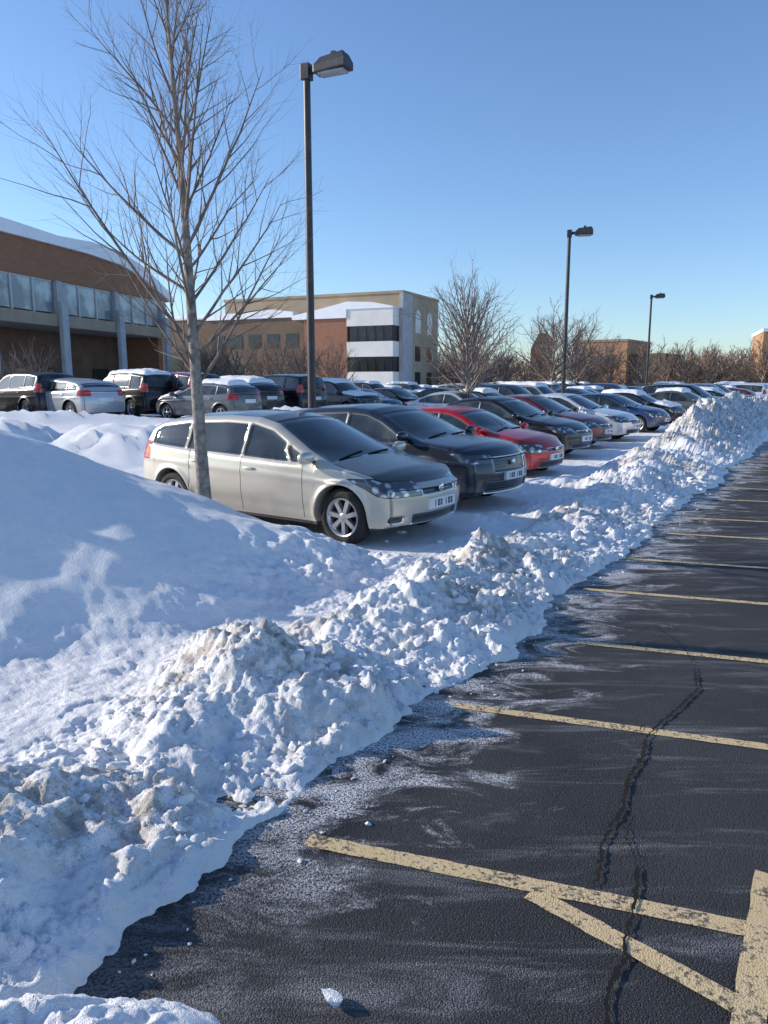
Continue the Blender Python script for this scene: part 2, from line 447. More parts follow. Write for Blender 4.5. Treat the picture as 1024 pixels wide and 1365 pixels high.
    Cf,Cr=cap(nS-1),cap(0)
    def deform(p):
        q=p.copy(); x,y,z=p[...,0],p[...,1],p[...,2]; ay=np.abs(y)/W
        q[...,0]=x-P.get('nose',.26)*ay**2.2*sstep(xwf+.30,xf,x)+.16*ay**2.2*sstep(xwr-.30,xr,x)
        q[...,0]-=.07*sstep(xf-.3,xf,x)*np.clip((z-.50)/.3,-1,1)**2
        q[...,0]+=.07*sstep(xr+.3,xr,x)*np.clip((z-.55)/.4,-1,1)**2
        up=sstep(.9,1.05,z)
        q[...,0]-=.13*ay**2*up*sstep(-.3,.5,x)*(1-sstep(1.3,1.6,x))
        return q
    mb=MB()
    attrs=[]
    def emit(grid,ye,flip,mat0=0):
        n0,n1,_=grid.shape
        gA,gB,gC,gD=fields(grid,ye)
        q=deform(grid)
        ins=.012*sstep(.012,-.012,gA[...,0])
        upm=(np.arange(n1)>=2+ns-2)[None,:]&(n1==nR)
        q[...,1]-=np.where(upm,0,ins)*np.sign(q[...,1]); q[...,2]-=np.where(upm,ins,0)
        q[...,0]-=.030*sstep(.01,-.012,gB[...,0])
        for sgn in(1,-1):
            V=q.reshape(-1,3).copy(); V[:,1]*=sgn
            F=[]; 
            for i in range(n0-1):
                for j in range(n1-1):
                    f=(i*n1+j,(i+1)*n1+j,(i+1)*n1+j+1,i*n1+j+1)
                    F.append(f if (sgn>0)!=flip else f[::-1])
            mb.add(V,F,mat0)
            attrs.append([g.reshape(-1,3) for g in(gA,gB,gC,gD)])
    emit(G,edge[:,None],True)
    emit(Cf,np.full((1,1),edge[-1]),False)
    emit(Cr,np.full((1,1),edge[0]),True)
    nbody=mb.n
    mb.box(xr+.35,xf-.45,-.60,.60,.16,.62,3)
    for sg in(1,-1):
        for xw in(xwf,xwr):
            wheel(mb,xw,sg*(W-.135),wr,sg,P.get('spokes',7))
    mx=P['xA']+.02 if 'mx' not in P else P['mx']
    mz=float(belt(mx))+.07
    for sg in(1,-1):
        ym=float(yside(mx,mz))
        mb.ell((mx,sg*(ym+.13),mz+.03),(.065,.115,.07),0,16,10,.8)
        mb.box(mx-.02,mx+.03,min(sg*(ym-.03),sg*(ym+.08)),max(sg*(ym-.03),sg*(ym+.08)),mz-.03,mz-.005,3)
    for hx in P['handles']:
        for sg in(1,-1):
            zh=float(belt(hx))-.10; yh=float(yside(hx,zh))
            mb.ell((hx,sg*(yh+.012),zh),(.095,.022,.016),0,14,8,.8)
    for y0,y1 in ((-.58,-.06),(-.02,.50)):
        V=[]
        for k in range(7):
            f=k/6; yy_=y0+(y1-y0)*f; xx_=P['ws'][1]-.02-.07*f
            ye=float(np.interp(xx_,xs,edge)); zz_=float(ztop(xx_))-.055*(yy_/ye)**2-.010
            p=deform(np.array([[xx_,yy_,zz_]]))[0]
            for dx_,dz_ in((-.009,.0),(.009,.0),(.0,.016)): V.append((p[0]+dx_,p[1],p[2]+dz_))
        F=[]
        for k in range(6):
            for (i0,i1) in((0,1),(1,2),(2,0)): F.append((3*k+i0,3*k+i1,3*k+3+i1,3*k+3+i0))
        mb.add(V,F,3,False)
    fx=lambda y,z: float(deform(np.array([[xf,y,z]]))[0,0])
    pz=P['plate']
    px=fx(0,pz)
    mb.box(px-.02,px+.022,-.26,.26,pz-.058,pz+.058,4)
    rnd=random.Random(4)
    xx=-.20
    for k in range(7):
        if k!=3:
            wv=.035
            mb.box(px+.0222,px+.025,-xx-wv,-xx-wv+.012,pz-.035,pz+.035,3)
            if rnd.random()<.8: mb.box(px+.0222,px+.0252,-xx-wv,-xx,pz+.022,pz+.034,3)
            if rnd.random()<.6: mb.box(px+.0222,px+.0252,-xx-wv,-xx,pz-.034,pz-.022,3)
            if rnd.random()<.6: mb.box(px+.0222,px+.025,-xx-.010,-xx,pz-.035,pz+.035,3)
        xx+=.056
    bz=P['badge']; bx=fx(0,bz)
    mb.ell((bx+.005,0,bz),(.02,.05,.045),5)
    rx=float(deform(np.array([[xr,0,.72]]))[0,0])
    mb.box(rx-.012,rx+.03,-.26,.26,.66,.78,4)
    me=bpy.data.meshes.new(name)
    V=np.concatenate(mb.V); 
    me.from_pydata(V.tolist(),[],mb.F)
    for m_ in CARMATS: me.materials.append(m_)
    me.polygons.foreach_set('material_index',np.array(mb.M,dtype=np.int32))
    me.polygons.foreach_set('use_smooth',np.array(mb.S,dtype=bool))
    for k,nm in enumerate(('gA','gB','gC','gD')):
        arr=np.full((len(V),3),5.0); cat=np.concatenate([a[k] for a in attrs]); arr[:len(cat)]=cat
        at=me.attributes.new(nm,'FLOAT_VECTOR','POINT'); at.data.foreach_set('vector',arr.astype(np.float32).ravel())
    me.update()
    import bmesh
    bm=bmesh.new(); bm.from_mesh(me); bm.verts.ensure_lookup_table()
    bmesh.ops.remove_doubles(bm,verts=bm.verts[:nbody],dist=.0006)
    bm.to_mesh(me); bm.free()
    VV=[];FF=[];n=0
    zones=[(P['rw'][1]+.02,P['ws'][0]+.06),(P['ws'][1]-.12,xf-.30)]
    if P['rw'][0]>-1.8: zones.append((xr+.12,P['rw'][0]+.15))
    for (xa,xb) in zones:
        nx,ny=26,20
        GX,GY=np.meshgrid(np.linspace(xa,xb,nx),np.linspace(-1,1,ny),indexing='ij')
        YE=np.interp(GX,xs,edge)-.05
        wob=.05*fbm(GX*3+5,GY*3,7,2)
        yy_=GY*(YE+wob); zz_=ztop(GX)-.055*(GY)**2
        ed=np.minimum.reduce([(GX-xa),(xb-GX),(1-np.abs(GY))*YE])+.0
        th=-.012+.105*np.clip(ed/.10,0,1)**.5*(1+.7*fbm(GX*2.2,GY*2.2,17,3))
        p=deform(np.stack([GX,yy_,zz_],-1)); p[...,2]+=th
        VV.append(p.reshape(-1,3)); ii=np.arange(nx*ny).reshape(nx,ny)+n
        FF.append(np.stack([ii[:-1,:-1],ii[1:,:-1],ii[1:,1:],ii[:-1,1:]],-1).reshape(-1,4)); n+=nx*ny
    o=mesh_obj('snow_cap_mesh',np.concatenate(VV).tolist(),np.concatenate(FF).tolist(),RSNOW,smooth=True,do_link=False)
    SNOWCAP[name[4:]]=o.data; bpy.data.objects.remove(o)
    return me
T={}
T['mpv']=dict(xf=2.20,xr=-2.20,W=.865,wf=1.42,wr=-1.38,r=.32,topshade=True,  # bonnet and roof carry painted-in shade, body is one paint
  top=[(-2.20,.92),(-2.18,1.02),(-2.10,1.14),(-1.95,1.255),(-1.70,1.335),(-1.1,1.405),(-.5,1.43),(0,1.415),(.35,1.35),(.85,1.12),(1.22,.945),(1.45,.90),(1.8,.84),(2.0,.77),(2.12,.70),(2.20,.64)],
  belt=[(-2.3,.98),(-1,.92),(.5,.865),(1.3,.855),(2.2,.85)],xA=.98,xR=-1.84,pillars=[-.10,-1.12,.66],ws=(.28,1.22),rw=(-2.15,-1.84),
  hl=(1.52,.755,.64,.062,.34),grille=[(-1,.33,.585,.64),(-1,.46,.27,.37),(.58,.74,.30,.36)],tail=(.78,1.02,.55,-1.86),
  doors=(.88,-.10,-1.02),handles=(.05,-.91),plate=.47,badge=.635,spokes=7,tumble=.36)
T['crossover']=dict(xf=2.30,xr=-2.2,W=.90,wf=1.38,wr=-1.38,r=.335,
  top=[(-2.2,.98),(-2.1,1.12),(-1.95,1.22),(-1.6,1.33),(-.9,1.42),(-.2,1.45),(.25,1.42),(.55,1.33),(1.0,1.12),(1.30,1.01),(1.5,.985),(1.9,.94),(2.15,.87),(2.25,.80),(2.30,.74)],
  belt=[(-2.2,1.05),(-1,.99),(.5,.93),(1.3,.93),(2.3,.92)],xA=1.0,xR=-1.75,pillars=[-.15,-1.15],ws=(.45,1.28),rw=(-2.05,-1.78),
  hl=(1.75,.82,.74,.05,.45),grille=[(-1,.44,.56,.76),(-1,.60,.28,.42)],tail=(.84,1.04,.5,-1.85),clad=.30,arch=True,
  doors=(.95,-.15,-1.08),handles=(.02,-.98),plate=.50,badge=.68,spokes=5,tumble=.38)
T['hatch']=dict(xf=2.0,xr=-1.88,W=.85,wf=1.22,wr=-1.25,r=.30,
  top=[(-1.88,.92),(-1.8,1.08),(-1.62,1.22),(-1.3,1.31),(-.8,1.36),(-.3,1.37),(.05,1.33),(.35,1.24),(.8,1.03),(1.05,.94),(1.3,.90),(1.65,.83),(1.88,.73),(1.96,.65),(2.0,.6)],
  belt=[(-1.9,.98),(-1,.91),(.5,.85),(1.1,.84),(2,.82)],xA=.80,xR=-1.5,pillars=[-.25,-1.05],ws=(.22,1.04),rw=(-1.82,-1.5),
  hl=(1.40,.74,.62,.06,.38),grille=[(-1,.3,.57,.62),(-1,.50,.27,.38)],tail=(.76,.98,.5,-1.55),
  doors=(.78,-.25,-.98),handles=(-.10,-.86),plate=.46,badge=.61,spokes=5,tumble=.36)
T['sedan']=dict(xf=2.32,xr=-2.3,W=.89,wf=1.40,wr=-1.38,r=.32,
  top=[(-2.3,.86),(-2.24,.98),(-2.0,1.02),(-1.65,1.06),(-1.2,1.25),(-.8,1.38),(-.3,1.43),(.15,1.41),(.45,1.32),(.9,1.10),(1.2,.97),(1.5,.93),(1.95,.84),(2.18,.74),(2.27,.66),(2.32,.6)],
  belt=[(-2.3,.97),(-1,.94),(.5,.90),(1.3,.88),(2.3,.86)],xA=.92,xR=-1.32,pillars=[-.15,-1.02],ws=(.32,1.16),rw=(-1.58,-.92),
  hl=(1.65,.77,.66,.058,.40),grille=[(-1,.36,.56,.66),(-1,.55,.27,.38)],tail=(.76,.94,.48,-1.95),
  doors=(.95,-.15,-1.05),handles=(.02,-.95),plate=.48,badge=.66,spokes=6,tumble=.36)
T['suv']=dict(xf=2.25,xr=-2.2,W=.92,wf=1.34,wr=-1.34,r=.35,
  top=[(-2.2,1.05),(-2.15,1.3),(-2.02,1.52),(-1.85,1.60),(-1.2,1.66),(-.3,1.67),(.2,1.64),(.45,1.56),(.85,1.28),(1.1,1.12),(1.35,1.08),(1.9,1.02),(2.12,.95),(2.2,.86),(2.25,.78)],
  belt=[(-2.2,1.08),(-1,1.05),(.5,1.02),(1.3,1.0),(2.3,1.0)],xA=.88,xR=-1.85,pillars=[-.15,-1.2],ws=(.38,1.10),rw=(-2.12,-1.95),
  hl=(1.7,.88,.80,.06,.5),grille=[(-1,.45,.60,.82),(-1,.60,.3,.44)],tail=(.95,1.25,.62,-1.95),clad=.32,arch=True,
  doors=(.92,-.15,-1.05),handles=(.02,-.95),plate=.52,badge=.72,spokes=5,tumble=.30)
MESH={k:make_car('car_'+k,v) for k,v in T.items()}
PLACE=[]
def car(kind,x,y,ang,col,z=0.0,snow=False,front=True):
    a=R(ang); xf=T[kind]['xf']
    if front: x-=xf*math.cos(a); y-=xf*math.sin(a)
    PLACE.append((kind,x,y,a,col,z,snow))
    CARS.append((x,y,a,4.4,1.75,z))
SIL=(.58,.54,.46);DKB=(.025,.032,.05);RED=(.50,.012,.018);BLK=(.012,.012,.014);WHT=(.75,.76,.78);GRY=(.12,.125,.13);DRED=(.16,.012,.018);SLV=(.45,.46,.48);BLU=(.03,.06,.14)
HD=-38
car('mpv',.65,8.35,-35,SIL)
car('crossover',1.85,10.60,-37,DKB)
car('hatch',3.30,14.3,HD,RED,-.07)
car('sedan',4.75,17.6,HD,BLK)
car('sedan',6.0,20.1,HD,DRED)
car('sedan',7.6,22.6,HD,WHT)
car('hatch',10.0,26.6,HD,BLU)
car('hatch',12.2,30.6,HD,BLK,0,True)
pal=[BLK,GRY,SLV,WHT,DKB,DRED,BLK,GRY,BLU,BLK]
def rowcars(a0,a1,b,step,ang,seed,z=0,skip=()):
    r=random.Random(seed); a=a0;i=0
    while a<a1:
        if r.random()>.10:
            x,y=xy(a,b+r.uniform(-.2,.2))
            k=r.choice(['sedan','hatch','suv','suv','sedan','crossover'])
            h=z(x,y) if callable(z) else z
            car(k,x,y,ang+r.uniform(-2,2)+(180 if r.random()<.25 else 0),r.choice(pal),h,r.random()<.65,False)
        a+=step+r.uniform(-.1,.25); i+=1
def rz(x,y): return float(.42*sstep(15,23,y)*sstep(1,-6,x))
rowcars(36,74,-6.3,2.8,HD,1)
rowcars(27,74,-13,2.75,HD,2,rz)
rowcars(29,72,-20,2.75,HD,3,rz)
rowcars(36,74,-28,2.8,HD,4,rz)
LR=[('crossover',-15.2,26.3,SLV,1),('suv',-12.9,27.6,BLK,0),('crossover',-11.0,26.6,SLV,0),('suv',-9.6,28.6,BLK,1),('suv',-8.0,28.9,DRED,0),('crossover',-5.9,29.5,BLK,1),('suv',-4.4,31.2,BLK,0)]
for k,x,y,c,s_ in LR: car(k,x,y,143,c,rz(x,y)+.05,bool(s_),False)
for k,x,y,ang,c,sn in [('hatch',-6.1,26.4,150,GRY,True)]: car(k,x,y,ang,c,rz(x,y),sn,False)
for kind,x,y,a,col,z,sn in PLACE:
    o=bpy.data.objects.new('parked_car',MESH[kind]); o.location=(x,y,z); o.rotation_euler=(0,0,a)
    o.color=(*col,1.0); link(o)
    if sn:
        link(bpy.data.objects.new('snow_cap',SNOWCAP[kind]),o)
# ------------------------------------------------------------ snow mesh
def grow(s0,s1,d0,rate):
    v=[s0]; d=d0
    while v[-1]<s1: v.append(v[-1]+d); d*=1+rate
    return v
aa=list(np.arange(-4,.3,.05))+list(np.arange(.3,5.5,.0115))
aa+=grow(5.5,85,.0125,.0135)[1:]
bb=list(np.arange(-.3,-1.3,-.04))+list(np.arange(-1.3,-3.6,-.0115)); bb+=[-v for v in grow(3.6,70,.0125,.023)]
aa=np.array(aa); bb=np.array(sorted(bb))
A2,B2=np.meshgrid(aa,bb,indexing='ij'); X,Y=xy(A2,B2)
Hh,Dd,Kk=terrain(X,Y)
na,nb=A2.shape
Vs=np.stack([X,Y,Hh],-1).reshape(-1,3).astype(np.float32)
idx=np.arange(na*nb).reshape(na,nb)
Q=np.stack([idx[:-1,:-1],idx[:-1,1:],idx[1:,1:],idx[1:,:-1]],-1).reshape(-1,4)
Q=Q[:,::-1]
me=bpy.data.meshes.new('snow_ground'); me.vertices.add(len(Vs)); me.vertices.foreach_set('co',Vs.ravel())
me.loops.add(Q.size); me.loops.foreach_set('vertex_index',Q.ravel().astype(np.int32))
me.polygons.add(len(Q)); me.polygons.foreach_set('loop_start',np.arange(0,Q.size,4,dtype=np.int32))
me.polygons.foreach_set('use_smooth',np.ones(len(Q),dtype=bool))
me.update(calc_edges=True); me.validate()
at=me.attributes.new('dirt','FLOAT','POINT'); at.data.foreach_set('value',Dd.ravel().astype(np.float32))
me.materials.append(SNOW)
snow=link(bpy.data.objects.new('snow_ground',me))
if snow.data.polygons[1000].normal.z<0: me.flip_normals()
box('ground',-900,900,-200,1500,-.6,-.14,SNOW)
def abquad(a0,a1,b0,b1,z): 
    return [(*xy(a0,b0),z),(*xy(a1,b0),z),(*xy(a1,b1),z),(*xy(a0,b1),z)]
mesh_obj('asphalt_road',abquad(-12,110,-2.7,60,0.0),[(0,3,2,1)],ASPH)
for p in bpy.data.objects['asphalt_road'].data.polygons:
    if p.normal.z<0: bpy.data.objects['asphalt_road'].data.flip_normals(); break
LV=[];LF=[]
def strip(p,q,w,z=.004):
    p=np.array(p);q=np.array(q);d=(q-p)/np.linalg.norm(q-p);n=np.array([-d[1],d[0]])
    L=np.linalg.norm(q-p); m=int(L/.05); r=np.random.RandomState(int(abs(p[0]*1000)))
    i=len(LV)
    for k in range(m+1):
        c=p+(q-p)*k/m
        LV.append((*(c-n*(w/2+r.uniform(-.003,.003))),z)); LV.append((*(c+n*(w/2+r.uniform(-.003,.003))),z))
        if k: j=i+2*k; LF.append((j-2,j,j+1,j-1))
strip((-.304,2.716),(4.5,1.155),.080)
strip((.52,2.40),(1.03,1.915),.080,.0065)
strip((.72,1.32),(1.42,2.50),.09,.0085)
D18=np.array([.951,-.309])
for s in [(.40,3.975),(1.35,5.01),(1.75,6.37),(2.45,7.53),(3.4,8.81),(4.0,9.87),(4.9,11.5),(5.7,12.75),(6.4,13.9),(7.3,15.4),(8.2,17.0),(9.2,18.8),(10.3,20.8)]:
    s=np.array(s); strip(s,s+D18*6,.07)
mesh_obj('parking_lines',LV,LF,LINE)
def crack(pts,w,seed,V,F):
    r=random.Random(seed); P=[np.array(p) for p in pts]; Q=[]
    for i in range(len(P)-1):
        n=max(2,int(np.linalg.norm(P[i+1]-P[i])/.018))
        for k in range(n): Q.append(P[i]+(P[i+1]-P[i])*k/n+np.array([r.uniform(-.009,.009),r.uniform(-.006,.006)]))
    Q.append(P[-1]); i0=len(V)
    for i,q in enumerate(Q):
        d=Q[min(i+1,len(Q)-1)]-Q[max(i-1,0)]; d=d/np.linalg.norm(d); n=np.array([-d[1],d[0]])
        ww=w*r.uniform(.25,1.3)*min(1,(i+1)/6,(len(Q)-i)/6)
        V.append((*(q-n*ww),.0105)); V.append((*(q+n*ww),.0105))
        if i: j=i0+2*i; F.append((j-2,j,j+1,j-1))
CV=[];CF=[]
crack([(1.974,4.54),(1.853,4.186),(1.643,3.93),(1.471,3.743),(1.34,3.573),(1.259,3.379),(1.099,3.139),(1.031,2.956),(.875,2.716),(.793,2.508),(.756,2.426)],.0095,1,CV,CF)
crack([(.956,2.574),(.887,2.365),(.783,2.168),(.765,2.088),(.683,1.998),(.627,1.85),(.56,1.5),(.5,1.2)],.009,2,CV,CF)
crack([(1.974,4.54),(2.05,4.9),(2.0,5.4)],.004,3,CV,CF)
crack([(1.471,3.743),(1.38,3.72),(1.28,3.60)],.004,4,CV,CF)
crack([(1.031,2.956),(.98,2.80),(.955,2.574)],.0035,5,CV,CF)
mesh_obj('asphalt_cracks',CV,CF,CRACK)
def ico():
    import bmesh
    bm=bmesh.new(); bmesh.ops.create_icosphere(bm,subdivisions=2,radius=1)
    V=np.array([v.co[:] for v in bm.verts]); F=np.array([[v.index for v in f.verts] for f in bm.faces]); bm.free(); return V,F
IV,IF=ico()
def chunks(name,pts,seed):
    r=np.random.RandomState(seed); VV=[];FF=[];n=0
    for (x,y,z,s) in pts:
        V=IV*(1+.5*(vn(IV[:,0]*1.9+r.rand()*50,IV[:,1]*1.9+IV[:,2]*1.6,3)-.5)[:,None]*2)
        for k in range(6):
            d=r.normal(size=3); d/=np.linalg.norm(d); dd=V@d; c=.40+.3*r.rand()
            V=V-np.maximum(dd-c,0)[:,None]*d*.95
        V=V*np.array([1.2,.7+.4*r.rand(),.5+.35*r.rand()])*s
        t=r.rand()*6.28; c,s_=math.cos(t),math.sin(t)
        V=V@np.array([[c,s_,0],[-s_,c,0],[0,0,1]])+np.array([x,y,z])
        VV.append(V);FF.append(IF+n);n+=len(V)
    VV=np.concatenate(VV);FF=np.concatenate(FF)
    o=mesh_obj(name,VV.tolist(),FF.tolist(),SNOW,smooth=False)
    return o
r=np.random.RandomState(7)
N_=1100
ca=r.uniform(.2,1,N_)**1.3*14; cb=EDGE-np.abs(r.normal(.35,.6,N_))+.02
cx,cy=xy(ca,cb); ch,_,_=terrain(cx,cy)
sz=.008+.034*r.rand(N_)**3
pts=[(cx[i],cy[i],max(ch[i],0)+sz[i]*.10,sz[i]*(1+ca[i]*.07)) for i in range(N_) if ch[i]>.01]
for i in range(170):
    a=r.uniform(.5,13); b=EDGE+abs(r.normal(0,.12))+.0; x,y=xy(a,b); s=.004+.011*r.rand()**3
    pts.append((x,y,s*.4,s))
chunks('snow_chunks',pts,3)
chunks('snow_lump',[(-.148,1.92,.022,.036)],11)
# ------------------------------------------------------------ trees
def tube(V,F,pts,rads,k):
    i0=len(V); n=len(pts)
    for i in range(n):
        d=pts[min(i+1,n-1)]-pts[max(i-1,0)]; d=d/(np.linalg.norm(d)+1e-9)
        ref=np.array([0,0,1.]) if abs(d[2])<.9 else np.array([1.,0,0])
        u=np.cross(d,ref); u/=np.linalg.norm(u); w=np.cross(d,u)
        for j in range(k):
            t=2*math.pi*j/k
            V.append(pts[i]+(u*math.cos(t)+w*math.sin(t))*rads[i])
    for i in range(n-1):
        for j in range(k):
            F.append((i0+i*k+j,i0+i*k+(j+1)%k,i0+(i+1)*k+(j+1)%k,i0+(i+1)*k+j))
def path(r,p,d,L,n,up,wob):
    pts=[p.copy()]; d=d/np.linalg.norm(d)
    for i in range(n):
        d=d+np.array([r.normal(0,wob),r.normal(0,wob),r.normal(0,wob)+up]); d/=np.linalg.norm(d)
        p=p+d*L/n; pts.append(p.copy())
    return pts
def deviate(r,d,ang):
    v=r.normal(size=3); v-=d*(v@d); v/=np.linalg.norm(v)
    return d*math.cos(ang)+v*math.sin(ang)
def make_tree(seed,H,r0,z0,nlat,nsub,ntw,lmax,ang0,ang1,tw=.003,lean=(0,0),kt=10,fill=1.0,pexp=.75,lmin=.12,trk=1.0,rc=.011,up=.035):
    r=np.random.RandomState(seed); V=[];F=[]
    n=16; tp=[];tr=[]
    ph=r.rand(4)*6; HT=H*trk
    for i in range(n+1):
        f=i/n; z=HT*f
        tp.append(np.array([lean[0]*f+.05*math.sin(3*f+ph[0])*H/6*f,lean[1]*f+.05*math.sin(4*f+ph[1])*H/6*f,z-.15*(i==0)]))
        tr.append(r0*(1-f)**.8*(1+.35*math.exp(-f*30))+tw)
    tube(V,F,tp,tr,kt)
    ntf=len(F)
    for i in range(nlat):
        f=i/(nlat-1); zf=z0+(HT*.95-z0)*f**1.05; q=zf/HT*n; k=int(q); fr=q-k
        p=tp[k]*(1-fr)+tp[min(k+1,n)]*fr; rt=tr[k]
        az=i*2.399+r.normal(0,.35); ang=ang0+(ang1-ang0)*f+r.normal(0,.10)
        d=np.array([math.cos(az)*math.sin(ang),math.sin(az)*math.sin(ang),math.cos(ang)])
        L=(lmax*(1-f)**pexp*r.uniform(.6,1.15)+lmin*lmax)
        n1=9; P1=path(r,p,d,L,n1,up,.05); ra=min(rt*.62,rc*L+.004)*fill
        tube(V,F,P1,[ra*(1-j/n1)**.8+tw for j in range(n1+1)],5)
        ns_=max(3,int(nsub*(.4+.6*L/lmax)))
        for s in range(ns_):
            t=.12+.85*(s+r.rand()*.8)/ns_; q=t*n1;k=min(int(q),n1-1);fr=q-k
            p2=P1[k]*(1-fr)+P1[k+1]*fr; dd=P1[k+1]-P1[k]; dd/=np.linalg.norm(dd)
            d2=deviate(r,dd,r.uniform(.45,.8)); L2=L*(.42-.22*t)*r.uniform(.7,1.3)+.10
            P2=path(r,p2,d2,L2,5,.05,.08); rb=ra*(1-t)**.8*.5+tw*.5
            tube(V,F,P2,[rb*(1-j/5)+tw*.7 for j in range(6)],4 if kt>6 else 3)
            nw=max(1,int(ntw*r.uniform(.6,1.3)))
            for w in range(nw):
                t2=.15+.8*r.rand(); q=t2*5;k=min(int(q),4);fr=q-k
                p3=P2[k]*(1-fr)+P2[k+1]*fr; dd=P2[k+1]-P2[k]; dd/=np.linalg.norm(dd)
                d3=deviate(r,dd,r.uniform(.4,.8)); L3=L2*r.uniform(.25,.6)+.05
                P3=path(r,p3,d3,L3,3 if kt>6 else 2,.05,.1)
                tube(V,F,P3,[tw*.75,tw*.65,tw*.5,tw*.35][:len(P3)],3)
    return np.array(V),F,ntf
def put_tree(name,loc,args,kw,mats=(BARK,TWIG)):
    V,F,nf=make_tree(*args,**kw); mi=[0]*nf+[1]*(len(F)-nf)
    o=mesh_obj(name,V.tolist(),F,list(mats),mi,smooth=True); o.location=loc; return o
put_tree('bare_tree',(-2.02,8.35,.30),(21,5.6,.078,1.45,34,13,7,2.1,.85,.35),dict(tw=.0017,lean=(-.20,.05),kt=12,rc=.0075,lmin=.2,up=.03))
put_tree('bare_tree',(3.3,30,0),(5,6.6,.13,1.2,30,10,6,3.0,1.0,.25),dict(tw=.006,kt=8,pexp=.35,lmin=.25,trk=.66,fill=1.1))
put_tree('bare_tree',(13.2,60,0),(6,8.4,.16,1.5,26,9,6,4.0,1.1,.3),dict(tw=.011,kt=6,pexp=.35,lmin=.25,trk=.62,fill=1.1))
put_tree('bare_tree',(4.9,42,0),(9,5.6,.12,1.0,24,8,6,2.6,1.1,.3),dict(tw=.009,kt=6,pexp=.35,lmin=.25,trk=.6))
put_tree('bare_tree',(16.5,66,0),(12,8.0,.16,1.5,26,9,6,4.0,1.1,.3),dict(tw=.012,kt=6,pexp=.35,lmin=.25,trk=.6,fill=1.1))
def tree_mass(name,spots,mat,tw):
    vs=[make_tree(100+i,7,.12,.6,18,7,4,3.2,1.2,.3,tw=tw,kt=4,fill=1.1,pexp=.3,lmin=.3,trk=.62) for i in range(4)]
    VV=[];FF=[];n=0; r=random.Random(3); 
    for (x,y,h,wd) in spots:
        V,F,_=vs[r.randrange(4)]; t=r.random()*6.28;c,s=math.cos(t),math.sin(t)
        V2=V@np.array([[c,s,0],[-s,c,0],[0,0,1]]); V2=V2*np.array([wd,wd,h/7.])+np.array([x,y,-.2])
        VV.append(V2); FF.append(np.array(F)+n); n+=len(V2)
    return mesh_obj(name,np.concatenate(VV).tolist(),np.concatenate(FF).tolist(),mat)
r=random.Random(9); sp=[]
for i in range(56):
    y=r.uniform(82,112); u=r.uniform(.06,.62); sp.append((u*y,y,r.uniform(4.6,7.6),r.uniform(.9,1.4)))
for i in range(26):
    y=r.uniform(85,110); u=r.uniform(.36,.62); sp.append((u*y,y,r.uniform(6,8.6),r.uniform(1,1.5)))
tree_mass('distant_trees',sp,TWIG2,.021)
sp=[]
for i in range(18):
    y=r.uniform(46,60); u=r.uniform(-.26,-.06); sp.append((u*y,y,r.uniform(3.5,6.0),r.uniform(.6,.9)))
for i in range(6):
    y=r.uniform(31,36); u=r.uniform(-.54,-.44); sp.append((u*y,y,r.uniform(2.5,5.0),r.uniform(.4,.6)))
tree_mass('shrub_trees',sp,TWIG2,.011)
# ------------------------------------------------------------ street lamps
def street_lamp(x,y,h,rot,sc=1.0):
    e=empty('street_lamp',(x,y,0),rot)
    V=[];F=[]
    s=.072
    tube(V,F,[np.array([0,0,-.2]),np.array([0,0,.6]),np.array([0,0,h])],[s*1.1,s*1.05,s*.85],16)
    mesh_obj('pole',V,F,METALD,smooth=True,parent=e)
    box('cap',-.085,.085,-.085,.085,h-.22,h+.03,METALD,e,.01)
    box('base_plate',-.2,.2,-.2,.2,-.05,.06,METALD,e,.01)
    box('arm',.08,.20,-.04,.04,h-.13,h-.04,METALD,e)
    x0,x1=.19,.82
    V=[(x0,-.13,h-.17),(x1,-.17,h-.15),(x1,.17,h-.15),(x0,.13,h-.17),(x0,-.13,h-.05),(x1,-.17,h-.03),(x1,.17,h-.03),(x0,.13,h-.05),
       (x0+.12,-.09,h+.07),(x1-.06,-.12,h+.10),(x1-.06,.12,h+.10),(x0+.12,.09,h+.07)]
    F=[(0,3,2,1),(0,1,5,4),(1,2,6,5),(2,3,7,6),(3,0,4,7),(4,5,9,8),(5,6,10,9),(6,7,11,10),(7,4,8,11),(8,9,10,11)]
    o=mesh_obj('lamp_head',V,F,METALD,parent=e); b=o.modifiers.new('b','BEVEL'); b.width=.015; b.segments=2
    box('lens',x0+.08,x1-.06,-.10,.10,h-.20,h-.163,LENS,e)
    box('photocell',x0+.3,x0+.38,-.03,.03,h+.08,h+.15,METALD,e)
    return e
street_lamp(-1.33,14,7.12,R(-25))
street_lamp(6.65,28.2,7.1,R(-15))
street_lamp(17.1,49.6,7.2,R(-15))
street_lamp(-8.2,7.2,7.2,R(-20))
# ------------------------------------------------------------ buildings
def brick_mat(name,c1,c2,mort,scale=1.0):
    m,nt,b=new_mat(name); N=NT(nt); co=N.coord()
    x,y,z=N.sep(co); cb=nt.nodes.new('ShaderNodeCombineXYZ')
    nt.links.new(N.math('ADD',x,y),cb.inputs[0]); nt.links.new(z,cb.inputs[1])
    br=nt.nodes.new('ShaderNodeTexBrick'); nt.links.new(cb.outputs[0],br.inputs['Vector'])
    br.inputs['Color1'].default_value=(*c1,1); br.inputs['Color2'].default_value=(*c2,1); br.inputs['Mortar'].default_value=(*mort,1)
    br.inputs['Scale'].default_value=1; br.inputs['Brick Width'].default_value=.4; br.inputs['Row Height'].default_value=.13; br.inputs['Mortar Size'].default_value=.012
    c=N.mix(N.math('MULTIPLY',N.noise(.4,4,.6,co),.5),br.outputs[0],c2)
    nt.links.new(c,b.inputs['Base Color']); b.inputs['Roughness'].default_value=.9
    return m
BRN=brick_mat('brown_brick',(.34,.165,.09),(.27,.125,.068),(.26,.15,.09))
